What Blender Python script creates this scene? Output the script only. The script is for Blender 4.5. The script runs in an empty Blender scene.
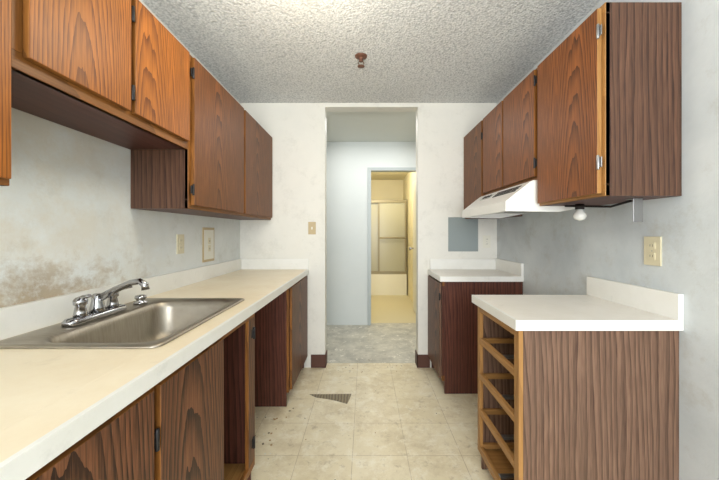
import bpy, bmesh, math, random
from mathutils import Vector, Matrix
S=bpy.context.scene
S.view_settings.view_transform='Standard'
S.view_settings.look='None'
def lin(c):
    return tuple(((v/255)/12.92 if v/255<=.04045 else ((v/255+.055)/1.055)**2.4) for v in c)+(1,)
# ------------------------------------------------------------------ node helpers
def newmat(name,rough=.6,metal=0,col=(200,200,200)):
    m=bpy.data.materials.new(name); m.use_nodes=True
    nt=m.node_tree; b=nt.nodes['Principled BSDF']
    b.inputs['Base Color'].default_value=lin(col); b.inputs['Roughness'].default_value=rough; b.inputs['Metallic'].default_value=metal
    return m,nt,b
def N(nt,t,**k):
    n=nt.nodes.new(t)
    for a,v in k.items():
        if a in n.inputs: n.inputs[a].default_value=v
        else: setattr(n,a,v)
    return n
def mth(nt,op,a,b=None,clamp=False):
    n=nt.nodes.new('ShaderNodeMath'); n.operation=op; n.use_clamp=clamp
    for i,v in enumerate((a,b)):
        if v is None: continue
        if isinstance(v,(int,float)): n.inputs[i].default_value=v
        else: nt.links.new(v,n.inputs[i])
    return n.outputs[0]
def mix(nt,f,a,b,mode='MIX'):
    n=nt.nodes.new('ShaderNodeMix'); n.data_type='RGBA'; n.blend_type=mode
    for i,v in ((0,f),(6,a),(7,b)):
        if isinstance(v,(int,float,tuple)): n.inputs[i].default_value=v
        else: nt.links.new(v,n.inputs[i])
    return n.outputs[2]
def ramp(nt,src,a,b):
    n=nt.nodes.new('ShaderNodeMapRange'); n.inputs[1].default_value=a; n.inputs[2].default_value=b
    nt.links.new(src,n.inputs[0]); return n.outputs[0]
def noise(nt,vec,scale,detail=3,rough=.5,dist=0):
    n=N(nt,'ShaderNodeTexNoise'); n.inputs['Scale'].default_value=scale; n.inputs['Detail'].default_value=detail
    n.inputs['Roughness'].default_value=rough; n.inputs['Distortion'].default_value=dist
    if vec: nt.links.new(vec,n.inputs['Vector'])
    return n.outputs['Fac']
def mapping(nt,vec,scale,loc=(0,0,0)):
    n=N(nt,'ShaderNodeMapping'); n.inputs['Scale'].default_value=scale; n.inputs['Location'].default_value=loc
    nt.links.new(vec,n.inputs['Vector']); return n.outputs[0]
def bump(nt,b,h,strength,dist=.01):
    n=N(nt,'ShaderNodeBump'); n.inputs['Strength'].default_value=strength; n.inputs['Distance'].default_value=dist
    nt.links.new(h,n.inputs['Height']); nt.links.new(n.outputs[0],b.inputs['Normal'])
def pos(nt): return N(nt,'ShaderNodeNewGeometry').outputs['Position']

def wood(name,light,dark,rings=26,contrast=1.0,rough=.45,off=0,el=.085,wob=.10):
    m,nt,b=newmat(name,rough)
    uv=N(nt,'ShaderNodeTexCoord').outputs['UV']
    mp=mapping(nt,uv,(1,el,1),(off,0,0))
    nz=N(nt,'ShaderNodeTexNoise'); nz.inputs['Scale'].default_value=6; nz.inputs['Detail'].default_value=3
    nt.links.new(mp,nz.inputs['Vector'])
    vm=N(nt,'ShaderNodeVectorMath',operation='MULTIPLY_ADD')
    nt.links.new(nz.outputs['Color'],vm.inputs[0]); vm.inputs[1].default_value=(wob,wob/2,0); nt.links.new(mp,vm.inputs[2])
    w=N(nt,'ShaderNodeTexWave'); w.wave_type='RINGS'; w.rings_direction='Z'; w.wave_profile='SAW'
    w.inputs['Scale'].default_value=rings; w.inputs['Distortion'].default_value=1.6; w.inputs['Detail'].default_value=3
    w.inputs['Detail Scale'].default_value=2.5
    nt.links.new(vm.outputs[0],w.inputs['Vector'])
    r=mth(nt,'POWER',w.outputs['Fac'],2.0)
    fine=noise(nt,mapping(nt,uv,(220,7,1)),1,3,.6)
    finer=ramp(nt,fine,.38,.62)
    f=mth(nt,'MULTIPLY',r,.80*contrast)
    f=mth(nt,'ADD',f,mth(nt,'MULTIPLY',finer,.45*contrast),True)
    c=mix(nt,f,lin(light),lin(dark))
    big=ramp(nt,noise(nt,mapping(nt,uv,(9,1,1)),1.5,3),.3,.7)
    c=mix(nt,mth(nt,'MULTIPLY',big,.5),c,lin(tuple(v*.62 for v in light)))
    nt.links.new(c,b.inputs['Base Color'])
    bump(nt,b,f,.08,.003)
    b.inputs['Specular IOR Level'].default_value=.3
    return m
W_ORANGE=wood('wood_orange',(184,112,44),(92,46,14),30)
W_MID=wood('wood_mid',(148,90,44),(62,34,16),28)
W_RIGHT=wood('wood_right',(164,98,48),(66,34,15),30)
W_BASE=wood('wood_base',(138,90,60),(36,21,15),22,1.15)
W_PANEL=wood('wood_panel_dark',(138,108,88),(72,50,40),13,.95,.38,.38,.075,.16)
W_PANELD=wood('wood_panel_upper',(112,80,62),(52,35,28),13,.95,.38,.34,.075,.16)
W_RED=wood('wood_reddish_panel',(114,68,54),(56,32,26),13,.95,.38,.3,.075,.16)
W_GOLD=wood('wood_edge_gold',(186,138,80),(140,96,50),10,.6)
W_FRAME=wood('wood_frame_brown',(154,100,46),(94,58,26),12,.8)
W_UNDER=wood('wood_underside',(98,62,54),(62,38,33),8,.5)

def wallmat(name,base,dirt,amount=.5,stain=False,spots=.45):
    m,nt,b=newmat(name,.55)
    p=pos(nt)
    n1=ramp(nt,noise(nt,p,1.6,6,.65,.2),.36,.68)
    c=mix(nt,mth(nt,'MULTIPLY',n1,amount),lin(base),lin(dirt))
    if spots:
        n2=ramp(nt,noise(nt,p,6,9,.78,.1),.52,.70)
        c=mix(nt,mth(nt,'MULTIPLY',n2,spots),c,lin((176,174,164)))
    if stain:
        sx=N(nt,'ShaderNodeSeparateXYZ'); nt.links.new(p,sx.inputs[0])
        low=mth(nt,'MULTIPLY',ramp(nt,sx.outputs[2],1.24,1.0),ramp(nt,sx.outputs[1],1.9,1.15),True)
        n3=noise(nt,mapping(nt,p,(1,1.0,1.3)),9,9,.74,.15)
        msk=mth(nt,'MULTIPLY',ramp(nt,mth(nt,'ADD',n3,mth(nt,'MULTIPLY',low,.26)),.56,.74),mth(nt,'POWER',low,.5),True)
        c=mix(nt,mth(nt,'MULTIPLY',msk,.85,True),c,lin((160,138,104)))
        hi=mth(nt,'MULTIPLY',ramp(nt,sx.outputs[1],2.3,.9),ramp(nt,noise(nt,p,3.4,8,.72,.1),.40,.60),True)
        c=mix(nt,mth(nt,'MULTIPLY',hi,.55),c,lin((206,193,166)))
    nt.links.new(c,b.inputs['Base Color'])
    bump(nt,b,noise(nt,p,90,3),.12,.004)
    return m
M_WL=wallmat('paint_left',(226,230,228),(206,212,210),.7,True,.35)
M_WB=wallmat('paint_back',(230,228,219),(214,214,207),.5,spots=.28)
M_WR=wallmat('paint_right',(214,220,222),(188,196,200),.9,spots=.5)
M_HALL=wallmat('paint_hall',(212,217,215),(200,207,206),.4,spots=0)
M_BATH=wallmat('paint_bath',(232,222,186),(224,212,172),.4,spots=0)
M_TRIMH=newmat('paint_doorframe',.4,0,(172,180,180))[0]
# popcorn ceiling
M_CEIL,nt,b=newmat('popcorn_ceiling',.9,0,(214,214,210))
p=pos(nt); v=N(nt,'ShaderNodeTexVoronoi'); v.inputs['Scale'].default_value=78; nt.links.new(p,v.inputs['Vector'])
n=noise(nt,p,74,4,.7)
h=mth(nt,'ADD',mth(nt,'MULTIPLY',v.outputs['Distance'],-.65),n)
c=mix(nt,ramp(nt,h,-.12,.42),lin((190,193,194)),lin((238,239,238)))
nt.links.new(c,b.inputs['Base Color']); bump(nt,b,h,.7,.013)
M_CEILH=newmat('smooth_ceiling',.8,0,(222,224,218))[0]
# vinyl floor
M_FLOOR,nt,b=newmat('vinyl_tiles',.38)
p=pos(nt); br=N(nt,'ShaderNodeTexBrick'); br.offset=0; br.squash=1
br.inputs['Scale'].default_value=1; br.inputs['Brick Width'].default_value=.305; br.inputs['Row Height'].default_value=.305
br.inputs['Mortar Size'].default_value=.0015; br.inputs['Mortar Smooth'].default_value=.3
br.inputs['Color1'].default_value=lin((234,224,196)); br.inputs['Color2'].default_value=lin((225,213,181)); br.inputs['Mortar'].default_value=lin((172,154,120))
nt.links.new(mapping(nt,p,(1,1,1),(.07,.04,0)),br.inputs['Vector'])
c=mix(nt,mth(nt,'MULTIPLY',ramp(nt,noise(nt,p,3.0,9,.78,.1),.46,.64),.75),br.outputs['Color'],lin((200,184,150)))
c=mix(nt,mth(nt,'MULTIPLY',ramp(nt,noise(nt,p,9,8,.78,.2),.50,.62),.65),c,lin((243,237,218)))
c=mix(nt,mth(nt,'MULTIPLY',ramp(nt,noise(nt,mapping(nt,p,(1,1,1),(5,2,0)),13,9,.8,.2),.55,.66),.65),c,lin((172,156,124)))
c=mix(nt,mth(nt,'MULTIPLY',ramp(nt,noise(nt,mapping(nt,p,(1,1,1),(9,7,0)),38,7,.8),.62,.69),.8),c,lin((124,108,84)))
nt.links.new(c,b.inputs['Base Color'])
# concrete
M_CONC,nt,b=newmat('concrete',.6)
p=pos(nt); c=mix(nt,ramp(nt,noise(nt,p,5,8,.75,.1),.35,.64),lin((212,208,194)),lin((172,170,160)))
c=mix(nt,ramp(nt,noise(nt,p,11,7,.75,.2),.57,.62),c,lin((232,228,216)))
c=mix(nt,ramp(nt,noise(nt,mapping(nt,p,(1,1,1),(3,3,0)),16,7,.75,.2),.60,.66),c,lin((144,134,114))); nt.links.new(c,b.inputs['Base Color'])
M_BFL=newmat('bath_floor',.5,0,(212,202,168))[0]
# laminate counter
def lam(name,a,bb):
    m,nt,b=newmat(name,.35); p=pos(nt)
    c=mix(nt,ramp(nt,noise(nt,p,2.2,7,.7,.1),.35,.68),lin(a),lin(bb))
    c=mix(nt,mth(nt,'MULTIPLY',ramp(nt,noise(nt,p,9,8,.75),.58,.72),.35),c,lin(tuple(v*.86 for v in bb)))
    nt.links.new(c,b.inputs['Base Color']); return m
M_LAM=lam('laminate_cream',(245,234,208),(234,218,186))
M_LAMW=lam('laminate_white',(243,239,231),(233,228,217))
M_SPL=lam('laminate_splash',(239,239,234),(229,229,222))
# metals etc
M_STEEL,nt,b=newmat('stainless_steel',.3,1,(190,184,172))
p=pos(nt); nt.links.new(mix(nt,noise(nt,mapping(nt,p,(6,60,6)),2,4,.6),lin((150,142,128)),lin((192,185,172))),b.inputs['Base Color'])
nt.links.new(ramp(nt,noise(nt,p,14,4),-.5,1.8),b.inputs['Roughness'])
M_CHROME=newmat('chrome',.15,1,(180,180,182))[0]
M_BLACK=newmat('black_metal',.45,.4,(34,32,32))[0]
M_HINGE=newmat('hinge_metal',.35,.9,(150,150,150))[0]
M_VBASE=newmat('brown_vinyl_base',.5,0,(84,50,38))[0]
M_PLATE=newmat('beige_plate',.4,0,(214,206,176))[0]
M_PLATE2=newmat('dark_beige_plate',.4,0,(186,166,124))[0]
M_PLATEW=newmat('ivory_plate',.4,0,(226,224,210))[0]
M_HOOD=newmat('white_enamel',.3,0,(234,234,230))[0]
M_HOODU=newmat('hood_underside',.4,.1,(190,190,186))[0]
M_GREY=newmat('grey_board',.5,0,(138,148,148))[0]
M_RUST=newmat('rusty_brass',.5,.5,(120,84,68))[0]
M_PORC=newmat('porcelain',.2,0,(240,236,218))[0]
M_ALU=newmat('aluminium',.4,.3,(150,140,112))[0]
M_PATCHD,nt,b=newmat('adhesive_patch',.7)
p=pos(nt); wv=N(nt,'ShaderNodeTexWave'); wv.inputs['Scale'].default_value=14; wv.inputs['Distortion'].default_value=3; nt.links.new(p,wv.inputs['Vector'])
nt.links.new(mix(nt,wv.outputs['Fac'],lin((112,102,84)),lin((150,138,112))),b.inputs['Base Color'])
M_FROST,nt,b=newmat('frosted_glass',.25,0,(208,204,178)); b.inputs['Transmission Weight'].default_value=.3
M_GLOW,nt,b=newmat('lamp_diffuser',.4,0,(255,240,200)); b.inputs['Emission Color'].default_value=lin((255,232,170)); b.inputs['Emission Strength'].default_value=1.6
M_BULB,nt,b=newmat('bulb_glass',.2,0,(222,222,216))
M_DEBRIS=newmat('plaster_debris',.9,0,(176,146,104))[0]

# ------------------------------------------------------------------ builder
class B:
    def __init__(s,name):
        s.name=name; s.bm=bmesh.new(); s.uv=s.bm.loops.layers.uv.new('UVMap'); s.m=[]; s.r=random.Random(name+str(len(bpy.data.meshes)))
    def mi(s,mat):
        if mat not in s.m: s.m.append(mat)
        return s.m.index(mat)
    def box(s,x0,x1,y0,y1,z0,z1,mat,grain=2,edge=None,axis=0):
        if x0>x1:x0,x1=x1,x0
        if y0>y1:y0,y1=y1,y0
        vs=[s.bm.verts.new((x,y,z)) for x in (x0,x1) for y in (y0,y1) for z in (z0,z1)]
        c=((x0+x1)/2,(y0+y1)/2,(z0+z1)/2)
        ou=s.r.uniform(-.06,.06); ov=s.r.uniform(.35,.9)
        for idx,ax in (((0,1,3,2),0),((4,6,7,5),0),((0,4,5,1),1),((2,3,7,6),1),((0,2,6,4),2),((1,5,7,3),2)):
            f=s.bm.faces.new([vs[i] for i in idx])
            f.material_index=s.mi(edge if (edge and ax!=axis) else mat)
            axes=[a for a in (0,1,2) if a!=ax]
            if grain in axes: va=grain; ua=[a for a in axes if a!=grain][0]
            else: ua,va=axes
            for l in f.loops:
                co=l.vert.co
                l[s.uv].uv=(co[ua]-c[ua]+ou,co[va]-c[va]+ov)
        return s
    def ring(s,c,ax,r,seg):
        ax=Vector(ax).normalized(); t=Vector((0,0,1)) if abs(ax.z)<.9 else Vector((1,0,0))
        u=ax.cross(t).normalized(); w=ax.cross(u)
        return [s.bm.verts.new(Vector(c)+u*math.cos(2*math.pi*i/seg)*r+w*math.sin(2*math.pi*i/seg)*r) for i in range(seg)]
    def skin(s,loops,mat,cap0=True,cap1=True,smooth=True):
        k=s.mi(mat); fs=[]
        for a,b in zip(loops,loops[1:]):
            n=len(a)
            for i in range(n):
                f=s.bm.faces.new((a[i],a[(i+1)%n],b[(i+1)%n],b[i])); f.smooth=smooth; f.material_index=k; fs.append(f)
        if cap0: f=s.bm.faces.new(loops[0][::-1]); f.material_index=k; fs.append(f)
        if cap1: f=s.bm.faces.new(loops[-1]); f.material_index=k; fs.append(f)
        return fs
    def cyl(s,p0,p1,r0,mat,r1=None,seg=20):
        p0=Vector(p0);p1=Vector(p1); r1=r0 if r1 is None else r1; d=p1-p0
        s.skin([s.ring(p0,d,r0,seg),s.ring(p1,d,r1,seg)],mat); return s
    def lathe(s,base,ax,prof,mat,seg=28):
        ax=Vector(ax).normalized()
        s.skin([s.ring(Vector(base)+ax*h,ax,max(r,.0004),seg) for h,r in prof],mat); return s
    def tube(s,pts,rs,mat,seg=14):
        pts=[Vector(p) for p in pts]; L=[]
        for i,p in enumerate(pts):
            d=(pts[min(i+1,len(pts)-1)]-pts[max(i-1,0)])
            L.append(s.ring(p,d,rs[i] if isinstance(rs,(list,tuple)) else rs,seg))
        s.skin(L,mat); return s
    def prism(s,poly,a0,a1,mat,axis=1):
        def P(q,a):
            q=list(q); q.insert(axis,a); return q
        A=[s.bm.verts.new(P(q,a0)) for q in poly]; C=[s.bm.verts.new(P(q,a1)) for q in poly]
        s.skin([A,C],mat,smooth=False); return s
    def done(s,bev=.0015):
        bmesh.ops.recalc_face_normals(s.bm,faces=s.bm.faces)
        me=bpy.data.meshes.new(s.name); s.bm.to_mesh(me); s.bm.free()
        for m in s.m: me.materials.append(m)
        o=bpy.data.objects.new(s.name,me); S.collection.objects.link(o)
        if bev:
            md=o.modifiers.new('bevel','BEVEL'); md.width=bev; md.segments=2; md.limit_method='ANGLE'; md.angle_limit=math.radians(50)
        return o

# ------------------------------------------------------------------ measurements (metres)
XL,XR=-1.157,1.222; YB=2.963; YR=-2.6; ZC=2.449; CT=.91
YH=4.33; ZH=2.48
# room shell
B('floor').box(XL-.1,XR+.1,YR-.1,YB+.10,-.06,0,M_FLOOR).done(0)
B('floor_hall').box(-2.4,2.4,YB+.10,YH+.10,-.06,-.002,M_CONC).done(0)
B('floor_bathroom').box(-.7,.96,YH+.10,7.3,-.06,0,M_BFL).done(0)
B('ceiling').box(XL-.1,XR+.1,YR-.1,YB+.12,ZC,ZC+.08,M_CEIL).done(0)
B('ceiling_hall').box(-2.4,2.4,YB+.12,YH+.10,ZH,ZH+.08,M_CEILH).done(0)
B('ceiling_bathroom').box(-.7,.96,YH+.10,7.3,2.44,2.5,M_BATH).done(0)
B('wall_left').box(XL-.1,XL,YR-.1,YB,0,ZC,M_WL).done(0)
B('wall_right').box(XR,XR+.1,YR-.1,YB,0,ZC,M_WR).done(0)
w=B('wall_back')
w.box(XL-.1,-.370,YB,YB+.12,0,ZC,M_WB); w.box(.49,XR+.1,YB,YB+.12,0,ZC,M_WB); w.box(-.370,.49,YB,YB+.12,2.412,ZC,M_WB); w.done(0)
w=B('wall_rear')
w.box(XL-.1,-.95,YR-.1,YR,0,ZC,M_WB); w.box(1.0,XR+.1,YR-.1,YR,0,ZC,M_WB); w.box(-.95,1.0,YR-.1,YR,0,.35,M_WB); w.box(-.95,1.0,YR-.1,YR,2.25,ZC,M_WB); w.done(0)
w=B('added_window_1')  # added frame in the unseen rear wall, its opening put in for the fill light
for x in (-.95,.0,.96): w.box(x,x+.04,YR-.07,YR-.02,.35,2.25,M_HOOD)
for z in (.35,2.21): w.box(-.95,1.0,YR-.07,YR-.02,z,z+.04,M_HOOD)
w.done(0)
DX0,DX1,DZ=.07,.81,2.10
w=B('wall_hall_far')
w.box(-2.4,DX0,YH,YH+.10,0,ZH,M_HALL); w.box(DX1,2.4,YH,YH+.10,0,ZH,M_HALL); w.box(DX0,DX1,YH,YH+.10,DZ,ZH,M_HALL); w.done(0)
B('wall_hall_left').box(-2.5,-2.4,YB,YH+.1,0,ZH,M_HALL).done(0)
B('wall_hall_right').box(2.4,2.5,YB,YH+.1,0,ZH,M_HALL).done(0)
w=B('wall_hall_near'); w.box(-2.4,XL-.1,YB,YB+.12,0,ZH,M_HALL); w.box(XR+.1,2.4,YB,YB+.12,0,ZH,M_HALL); w.done(0)
w=B('trim_doorframe')
w.box(DX0-.035,DX0+.012,YH-.012,YH+.11,0,DZ+.03,M_TRIMH); w.box(DX1-.012,DX1+.035,YH-.012,YH+.11,0,DZ+.03,M_TRIMH)
w.box(DX0+.012,DX1-.012,YH-.012,YH+.11,DZ-.012,DZ+.03,M_TRIMH); w.done(.002)
B('wall_bathroom_left').box(-.7,-.6,YH+.10,7.3,0,2.44,M_BATH).done(0)
B('wall_bathroom_right').box(.86,.96,YH+.10,7.3,0,2.44,M_BATH).done(0)
B('wall_bathroom_far').box(-.6,.86,7.2,7.3,0,2.44,M_BATH).done(0)
w=B('baseboard_back')
w.box(-.50,-.365,YB-.008,YB,0,.12,M_VBASE); w.box(-.370,-.362,YB-.008,YB+.12,0,.12,M_VBASE)
w.box(.482,.60,YB-.008,YB,0,.12,M_VBASE); w.box(.482,.49,YB-.008,YB+.12,0,.12,M_VBASE); w.done(.001)
# bathroom door leaf
w=B('door_1'); w.box(.775,.812,YH+.12,YH+.86,.01,DZ-.03,M_PLATEW)
w.cyl((.775,YH+.79,1.0),(.74,YH+.79,1.0),.012,M_CHROME); w.lathe((.745,YH+.79,1.0),(-1,0,0),[(0,.01),(.008,.026),(.03,.028),(.04,.018),(.042,.001)],M_CHROME); w.done(.002)
# bathtub with sliding shower doors
w=B('bathtub_shower'); tl,tr,tb=-.575,.835,7.175
w.box(tl,tr,6.4,6.48,0,.42,M_PORC); w.box(tl,tr,7.1,tb,0,.42,M_PORC); w.box(tl,-.5,6.48,7.1,0,.42,M_PORC); w.box(.78,tr,6.48,7.1,0,.42,M_PORC); w.box(-.5,.78,6.48,7.1,0,.1,M_PORC)
for z in (.42,1.85): w.box(tl,tr,6.40,6.47,z,z+.055,M_ALU)
for x0,x1,y in ((tl+.005,.34,6.455),(.26,tr-.005,6.425)):
    w.box(x0,x1,y-.004,y+.004,.475,1.85,M_FROST)
    w.box(x0,x0+.035,y-.010,y+.010,.475,1.85,M_ALU); w.box(x1-.035,x1,y-.010,y+.010,.475,1.85,M_ALU)
for x in (.32,.76): w.cyl((x,6.42,1.15),(x,6.37,1.15),.007,M_ALU)
w.cyl((.29,6.37,1.15),(.80,6.37,1.15),.017,M_ALU)
w.cyl((tl+.03,6.47,1.15),(.24,6.47,1.15),.014,M_ALU)
w.done(.002)

# ------------------------------------------------------------------ cabinets
def hinge(b,x,y,z,sx,mat=M_BLACK):
    b.cyl((x+sx*.006,y,z-.028),(x+sx*.006,y,z+.028),.0055,mat,seg=10)
    b.box(x-.001,x+sx*.004,y-.016,y+.016,z-.02,z+.02,mat)
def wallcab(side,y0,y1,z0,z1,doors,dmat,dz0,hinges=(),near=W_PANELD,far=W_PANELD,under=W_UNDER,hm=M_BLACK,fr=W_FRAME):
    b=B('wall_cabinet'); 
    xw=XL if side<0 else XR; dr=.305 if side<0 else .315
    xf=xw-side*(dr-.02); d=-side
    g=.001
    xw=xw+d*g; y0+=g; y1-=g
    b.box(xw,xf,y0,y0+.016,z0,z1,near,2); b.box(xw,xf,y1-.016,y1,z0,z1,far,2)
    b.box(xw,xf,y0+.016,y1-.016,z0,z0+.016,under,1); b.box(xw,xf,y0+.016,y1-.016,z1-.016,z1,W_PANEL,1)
    b.box(xw,xw+d*.006,y0+.016,y1-.016,z0+.016,z1-.016,W_PANEL,2)
    b.box(xw+d*.006,xf-d*.03,y0+.016,y1-.016,(z0+z1)/2-.008,(z0+z1)/2+.008,W_PANEL,1)
    f0=xf-d*.018; f1=xf+d*.001
    b.box(f0,f1,y0,y1,z0,z0+.045,fr,1); b.box(f0,f1,y0,y1,z1-.04,z1,fr,1)
    b.box(f0,f1,y0,y0+.035,z0+.045,z1-.04,fr,2); b.box(f0,f1,y1-.035,y1,z0+.045,z1-.04,fr,2)
    for i,(a,c) in enumerate(doors):
        b.box(xf+d*.002,xf+d*.02,a,c,dz0,z1-.012,dmat,2,edge=fr)
        if i: b.box(f0,f1,a-.03,a+.012,z0+.045,z1-.04,fr,2)
    for (hy,hz) in hinges: hinge(b,xf+d*.014,hy,hz,d,hm)
    return b.done(.002)
ZT=2.135
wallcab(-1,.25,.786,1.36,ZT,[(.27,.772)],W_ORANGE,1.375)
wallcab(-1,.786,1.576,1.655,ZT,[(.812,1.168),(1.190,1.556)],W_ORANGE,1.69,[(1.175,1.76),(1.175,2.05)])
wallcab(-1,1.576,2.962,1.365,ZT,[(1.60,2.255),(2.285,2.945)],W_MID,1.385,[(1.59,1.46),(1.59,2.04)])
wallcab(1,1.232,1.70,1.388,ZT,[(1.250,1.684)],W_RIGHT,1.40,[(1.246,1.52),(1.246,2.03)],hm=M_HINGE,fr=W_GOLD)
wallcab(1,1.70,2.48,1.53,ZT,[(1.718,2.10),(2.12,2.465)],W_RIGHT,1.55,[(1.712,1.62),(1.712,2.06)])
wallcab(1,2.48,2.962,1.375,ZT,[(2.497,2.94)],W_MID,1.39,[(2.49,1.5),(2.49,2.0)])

FX=-.545
TK=.10
def lbase(y0,y1,doors,stiles,hinges=(),side_near=W_RED,sidefar=W_RED,floorm=W_GOLD):
    b=B('base_cabinet'); xw=XL+.001
    y0+=.001;y1-=.001
    b.box(xw,FX-.018,y0,y0+.016,0.001,.87,side_near,2); b.box(xw,FX-.018,y1-.016,y1,.001,.87,sidefar,2)
    b.box(xw,FX-.018,y0+.016,y1-.016,TK,TK+.016,floorm,1)
    b.box(xw,xw+.006,y0+.016,y1-.016,TK,.87,W_PANEL,2)
    b.box(FX-.08,FX-.07,y0+.016,y1-.016,.001,TK,W_PANEL,1)
    b.box(FX-.018,FX,y0,y1,.835,.87,W_FRAME,1); b.box(FX-.018,FX,y0,y1,TK,TK+.035,W_FRAME,1)
    for a,c in stiles: b.box(FX-.018,FX,a,c,TK+.035,.835,W_BASE,2,edge=W_FRAME)
    for a,c in doors: b.box(FX+.001,FX+.019,a,c,TK+.015,.852,W_BASE,2,edge=W_FRAME)
    for y,z in hinges: hinge(b,FX+.012,y,z,1)
    return b.done(.002)
lbase(-.35,1.585,[(-.28,.36),(.37,.80),(.825,1.195)],[(-.349,-.28),(.35,.39),(.785,.84),(1.175,1.215),(1.50,1.584)],[(.812,.72),(.812,.25),(1.52,.77),(1.52,.25)],side_near=W_PANEL,sidefar=W_RED)
lbase(2.29,2.962,[(2.31,2.93)],[(2.291,2.34),(2.91,2.961)],sidefar=W_RED)

# left countertop with sink cutout
b=B('countertop')
cx0,cx1=XL+.001,-.519; SX0,SX1,SY0,SY1=-1.09,-.615,.95,1.59
b.box(cx0,SX0,-.36,YB-.001,.872,CT,M_LAM); b.box(SX1,cx1-.012,-.36,YB-.001,.872,CT,M_LAM)
b.box(SX0,SX1,-.36,SY0,.872,CT,M_LAM); b.box(SX0,SX1,SY1,YB-.001,.872,CT,M_LAM)
b.box(cx1-.012,cx1,-.36,YB-.001,.868,CT+.0005,M_SPL)
b.box(cx0,cx0+.019,-.36,YB-.001,CT,1.008,M_SPL); b.box(cx0+.019,cx1-.005,YB-.02,YB-.001,CT,1.005,M_SPL)
b.done(.0005)

# sink
def rr(x0,x1,y0,y1,r,z,n=6):
    out=[]
    for cx,cy,a0 in ((x1-r,y1-r,0),(x0+r,y1-r,90),(x0+r,y0+r,180),(x1-r,y0+r,270)):
        for i in range(n+1):
            a=math.radians(a0+90*i/n); out.append((cx+r*math.cos(a),cy+r*math.sin(a),z))
    return out
b=B('kitchen_sink')
ox0,ox1,oy0,oy1=-1.115,-.598,.925,1.615
ix0,ix1,iy0,iy1=-1.0,-.64,.975,1.565
prof=[(ox0,ox1,oy0,oy1,.03,CT+.0015),(ox0+.004,ox1-.004,oy0+.004,oy1-.004,.028,CT+.007),(ox0+.02,ox1-.012,oy0+.014,oy1-.014,.03,CT+.008),
 (ix0-.012,ix1+.012,iy0-.012,iy1+.012,.07,CT+.004),(ix0,ix1,iy0,iy1,.065,CT-.004),(ix0+.006,ix1-.006,iy0+.006,iy1-.006,.065,CT-.03),
 (ix0+.014,ix1-.014,iy0+.014,iy1-.014,.065,CT-.13),(ix0+.03,ix1-.03,iy0+.03,iy1-.03,.06,CT-.162),(ix0+.06,ix1-.06,iy0+.06,iy1-.06,.05,CT-.172),(-.83,-.81,1.26,1.28,.009,CT-.178)]
b.skin([[b.bm.verts.new(q) for q in rr(*p)] for p in prof],M_STEEL,cap0=False)
b.lathe((-.82,1.27,CT-.178),(0,0,1),[(0,.05),(.004,.05),(.004,.04),(.002,.036)],M_CHROME)
b.lathe((-.82,1.27,CT-.174),(0,0,1),[(0,.02),(.006,.02),(.008,.004)],M_BLACK)
o=b.done(0)
sd=o.modifiers.new('solid','SOLIDIFY'); sd.thickness=.001; sd.offset=0

# faucet
b=B('kitchen_faucet'); fx=-1.045; fy=1.25; z=CT+.0085
b.skin([[b.bm.verts.new(q) for q in rr(fx-.028+e,fx+.028-e,fy-.135+e,fy+.135-e,.026-e*.5,zz)] for e,zz in ((0,z),(0,z+.012),(.006,z+.02),(.012,z+.022))],M_CHROME)
for s_ in (-1,1):
    y=fy+s_*.075
    b.lathe((fx,y,z+.02),(0,0,1),[(0,.022),(.015,.020),(.04,.015),(.045,.021),(.06,.022),(.07,.014),(.075,.001)],M_CHROME)
    b.tube([(fx,y,z+.08),(fx+.02,y+s_*.012,z+.093),(fx+.06,y+s_*.03,z+.102)],[.008,.008,.006],M_CHROME)
b.lathe((fx,fy,z+.02),(0,0,1),[(0,.028),(.02,.024),(.045,.019),(.06,.020),(.07,.013)],M_CHROME)
b.tube([(fx,fy,z+.04),(fx+.015,fy,z+.075),(fx+.07,fy,z+.105),(fx+.13,fy,z+.132),(fx+.165,fy,z+.138),(fx+.185,fy,z+.125),(fx+.188,fy,z+.105)],[.015,.015,.013,.012,.012,.013,.014],M_CHROME)
b.done(0)
b=B('sink_sprayer'); b.lathe((-1.045,1.49,CT+.0085),(0,0,1),[(0,.028),(.006,.028),(.010,.018),(.018,.018),(.024,.024),(.036,.022),(.040,.004)],M_CHROME); b.done(0)

# right drawer base (drawers missing) and counter
RX=.597; y0,y1=1.243,1.698
b=B('drawer_cabinet')
b.box(RX+.018,XR-.001,y0,y0+.016,.001,.87,W_PANEL,2); b.box(RX+.018,XR-.001,y1-.016,y1,.001,.87,W_PANEL,2)
b.box(XR-.007,XR-.001,y0+.016,y1-.016,.02,.87,W_PANEL,2)
b.box(RX+.07,RX+.08,y0+.016,y1-.016,.001,.10,W_PANEL,1)
b.box(RX,RX+.018,y0,y0+.04,.10,.87,W_GOLD,2); b.box(RX,RX+.018,y1-.035,y1,.10,.87,W_GOLD,2)
for za,zb in ((.835,.87),(.67,.70),(.485,.515),(.30,.33),(.10,.135)):
    b.box(RX,RX+.018,y0+.04,y1-.035,za,zb,W_GOLD,1)
for z_ in (.67,.485,.30,.12):
    b.box(RX+.018,XR-.02,y0+.016,y0+.035,z_,z_+.025,W_GOLD,0); b.box(RX+.018,XR-.02,y1-.035,y1-.016,z_,z_+.025,W_GOLD,0)
    b.box(RX+.02,XR-.02,(y0+y1)/2-.012,(y0+y1)/2+.012,z_,z_+.012,M_HINGE,0)
b.box(RX+.018,XR-.007,y0+.016,y1-.016,.10,.112,W_GOLD,0)
b.done(.002)
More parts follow.
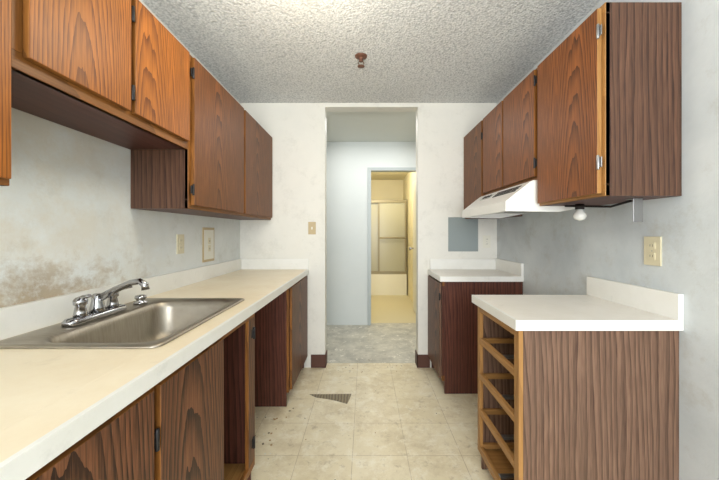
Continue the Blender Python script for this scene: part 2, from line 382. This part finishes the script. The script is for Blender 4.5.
def rcounter(y0,y1,back):
    b=B('countertop')
    b.box(.59,XR-.001,y0,y1,.872,CT,M_LAMW); b.box(.578,.59,y0,y1,.870,CT+.0005,M_SPL)
    b.box(.578,XR-.001,y0-.006,y0,.870,CT+.0005,M_SPL)
    b.box(XR-.021,XR-.001,y0-.006,y1,CT,1.01,M_SPL)
    if back: b.box(.60,XR-.021,y1-.02,y1,CT,1.005,M_SPL)
    b.done(.001)
rcounter(1.232,1.735,False)
rcounter(2.465,YB-.001,True)
b=B('base_cabinet'); y0,y1=2.475,2.962
b.box(RX+.018,XR-.001,y0,y0+.016,.001,.87,W_RED,2); b.box(RX+.018,XR-.001,y1-.016,y1,.001,.87,W_RED,2)
b.box(RX+.018,XR-.001,y0+.016,y1-.016,.1,.116,W_PANEL,1); b.box(RX+.07,RX+.08,y0+.016,y1-.016,.001,.10,W_PANEL,1)
b.box(RX,RX+.018,y0,y1,.10,.14,W_FRAME,1); b.box(RX,RX+.018,y0,y1,.835,.87,W_FRAME,1)
b.box(RX,RX+.018,y0,y0+.035,.14,.835,W_RED,2); b.box(RX,RX+.018,y1-.035,y1,.14,.835,W_RED,2)
b.box(RX-.019,RX-.001,y0+.015,y1-.015,.12,.855,W_BASE,2,edge=W_PANEL); hinge(b,RX-.012,y0+.012,.75,-1)
b.done(.002)

# range hood
b=B('range_hood'); hy0,hy1=1.712,2.474
prof=[(XR-.002,1.528),(.90,1.528),(.885,1.52),(.765,1.425),(.752,1.415),(.752,1.362),(.775,1.362),(.775,1.40),(XR-.002,1.40)]
b.prism(prof,hy0,hy1,M_HOOD,1)
side=[(.775,1.362),(1.04,1.358),(XR-.002,1.392),(XR-.002,1.40),(.775,1.40)]
b.prism(side,hy0,hy0+.012,M_HOOD,1); b.prism(side,hy1-.012,hy1,M_HOOD,1)
b.box(.79,XR-.02,hy0+.02,hy1-.02,1.394,1.402,M_HOODU)
dv=Vector((.12,0,.095)).normalized(); nv=Vector((-dv.z,0,dv.x))
def slot(y0_,y1_,t,w_,mat,th=.003):
    c=Vector((.765,0,1.425))+dv*t
    q=[c-nv*.001,c+dv*w_-nv*.001,c+dv*w_+nv*th,c+nv*th]
    b.prism([(v_.x,v_.z) for v_ in q],y0_,y1_,mat,1)
for k in range(4):
    for j in range(3):
        slot(hy0+.06+k*.08,hy0+.13+k*.08,.080+j*.020,.012,M_BLACK)
slot(hy0+.42,hy0+.60,.085,.04,M_HOODU,.004)
for k in range(3): slot(hy0+.435+k*.05,hy0+.465+k*.05,.093,.024,M_BLACK,.008)
for xx in (.85,1.0): b.box(xx,xx+.12,1.9,2.3,1.389,1.395,M_HINGE)
b.done(.0006)
# bulb + bracket
b=B('light_bulb'); b.cyl((1.06,1.58,1.387),(1.06,1.58,1.362),.020,M_BLACK)
b.lathe((1.06,1.58,1.362),(0,0,-1),[(0,.014),(.010,.017),(.02,.026),(.034,.029),(.048,.023),(.057,.001)],M_BULB); b.done(0)
b=B('metal_bracket'); b.box(1.09,1.13,1.30,1.303,1.29,1.387,M_HINGE); b.box(1.09,1.13,1.303,1.34,1.384,1.387,M_HINGE)
b.tube([(1.115,1.34,1.38),(1.09,1.42,1.362),(1.05,1.5,1.37),(1.0,1.6,1.38)],.005,M_BLACK,8); b.done(.001)

# plates
def plate(name,c,n,w,h,mat,kind):
    b=B(name); cx,cy,cz=c
    def bx(u0,u1,z0,z1,d0,d1,m):
        if n[0]: b.box(cx+n[0]*d0,cx+n[0]*d1,cy+u0,cy+u1,cz+z0,cz+z1,m)
        else: b.box(cx+u0,cx+u1,cy+n[1]*d0,cy+n[1]*d1,cz+z0,cz+z1,m)
    bx(-w/2,w/2,-h/2,h/2,.0005,.006,mat)
    if kind=='outlet':
        for s_ in (-1,1):
            bx(-.016,.016,s_*.022-.014,s_*.022+.014,.006,.009,mat)
            for u in (-.007,.005): bx(u,u+.002,s_*.022-.004,s_*.022+.006,.009,.0094,M_BLACK)
        bx(-.002,.002,-.002,.002,.006,.0075,M_HINGE)
    elif kind=='switch':
        bx(-.006,.006,-.012,.012,.006,.008,M_PLATEW); bx(-.004,.004,-.002,.008,.008,.018,M_PLATEW)
    elif kind=='box':
        bx(-w/2+.014,w/2-.014,-h/2+.018,h/2-.018,.006,.008,M_PLATEW)
        bx(-.018,.018,.005,.05,.008,.011,M_PLATE); bx(-.018,.018,-.05,-.005,.008,.011,M_PLATE)
        for z_ in (.02,-.035): bx(-.007,-.004,z_,z_+.012,.011,.0115,M_BLACK); bx(.004,.007,z_,z_+.012,.011,.0115,M_BLACK)
    b.done(.0004)
plate('electrical_outlet',(XL,2.0,1.176),(1,0),.075,.12,M_PLATE,'outlet')
plate('electrical_outlet',(XL,2.36,1.16),(1,0),.17,.25,M_PLATE2,'box')
plate('electrical_outlet',(XR,1.356,1.169),(-1,0),.078,.122,M_PLATE,'outlet')
plate('electrical_outlet',(1.125,YB,1.165),(0,-1),.07,.115,M_PLATEW,'outlet')
plate('light_switch',(-.49,YB,1.29),(0,-1),.07,.115,M_PLATE2,'switch')
b=B('grey_panel'); b.box(.77,1.045,YB-.008,YB-.0005,1.075,1.39,M_GREY)
for x in (.785,1.03):
    for z_ in (1.09,1.375): b.cyl((x,YB-.008,z_),(x,YB-.011,z_),.005,M_HINGE,seg=10)
b.done(.001)
# sprinkler
b=B('fire_sprinkler'); sx,sy=-.027,2.177
b.lathe((sx,sy,ZC-.0005),(0,0,-1),[(0,.042),(.006,.040),(.012,.025),(.014,.014),(.03,.012),(.034,.016),(.038,.012)],M_RUST)
for s_ in (-1,1): b.tube([(sx+s_*.012,sy,ZC-.036),(sx+s_*.02,sy,ZC-.05),(sx+s_*.004,sy,ZC-.07)],.003,M_RUST,8)
b.lathe((sx,sy,ZC-.068),(0,0,-1),[(0,.006),(.002,.024),(.004,.024),(.006,.004)],M_RUST); b.done(0)
# ceiling light
b=B('ceiling_light'); lx,ly=-.29,1.38
b.lathe((lx,ly,ZC-.0005),(0,0,-1),[(0,.165),(.02,.165),(.024,.155)],M_HOOD)
b.lathe((lx,ly,ZC-.022),(0,0,-1),[(0,.150),(.02,.145),(.045,.12),(.062,.07),(.068,.001)],M_GLOW); b.done(0)
# missing tile patch
b=B('missing_tile_patch')
P=[(-.43,2.47),(-.30,2.47),(-.105,2.475),(-.115,2.40),(-.13,2.33),(-.22,2.375),(-.29,2.40),(-.37,2.42)]
b.prism([(x,y) for x,y in P],0.0002,.0012,M_PATCHD,2); b.done(0)
# debris left where the dishwasher stood and along the floor edges
b=B('floor_debris'); R=random.Random(4)
for i in range(120):
    if i<55: x=R.uniform(-.95,-.5); y=R.uniform(1.62,2.27); r=R.uniform(.003,.010)
    elif i<90: x=R.uniform(-.36,.47); y=R.uniform(2.85,3.05); r=R.uniform(.002,.007)
    else: x=R.uniform(-.45,.6); y=R.uniform(1.3,2.9); r=R.uniform(.0015,.005)
    n=R.randint(4,6); a0=R.random()*6
    b.prism([(x+r*R.uniform(.6,1)*math.cos(a0+6.283*k/n),y+r*R.uniform(.6,1)*math.sin(a0+6.283*k/n)) for k in range(n)],.0003,.001+r*.25,R.choice([M_DEBRIS,M_DEBRIS,M_PATCHD,M_PLATEW]),2)
b.done(0)
# ------------------------------------------------------------------ lights
def area(name,loc,rot,sx_,sy_,e,col):
    l=bpy.data.lights.new(name,'AREA'); l.shape='RECTANGLE'; l.size=sx_; l.size_y=sy_; l.energy=e; l.color=col
    o=bpy.data.objects.new(name,l); o.location=loc; o.rotation_euler=rot; S.collection.objects.link(o)
def point(name,loc,e,col,r=.1):
    l=bpy.data.lights.new(name,'POINT'); l.energy=e; l.color=col; l.shadow_soft_size=r
    o=bpy.data.objects.new(name,l); o.location=loc; S.collection.objects.link(o)
area('rear_fill',(0.02,YR-.01,1.3),(math.radians(93),0,0),1.9,1.85,138,(.93,.96,1))  # added daylight fill set in the rear opening, source unseen
area('ceiling_fill',(0,-.5,1.75),(math.radians(180-25),0,0),1.2,1.2,17,(.93,.97,1))  # added fill with no fixture, aimed upward to brighten the ceiling
point('ceiling_lamp',(lx,ly,ZC-.36),14,(1,.91,.75),.12)
area('hall_light',(.3,3.6,ZH-.03),(0,0,0),1.8,.5,19,(1,.98,.95))
point('bathroom_lamp',(.2,5.6,2.2),28,(1,.94,.80),.12)
wd=bpy.data.worlds.new('World'); S.world=wd; wd.use_nodes=True
wd.node_tree.nodes['Background'].inputs[0].default_value=(.75,.87,1,1); wd.node_tree.nodes['Background'].inputs[1].default_value=1
# camera
cd=bpy.data.cameras.new('camera'); cam=bpy.data.objects.new('camera',cd); S.collection.objects.link(cam)
cam.location=(0,0,1.245); cam.rotation_euler=(math.radians(90),0,0)
cd.sensor_width=36; cd.lens=36*320/719; cd.shift_x=-5.5/719; cd.shift_y=-7/719; cd.clip_start=.02
S.camera=cam
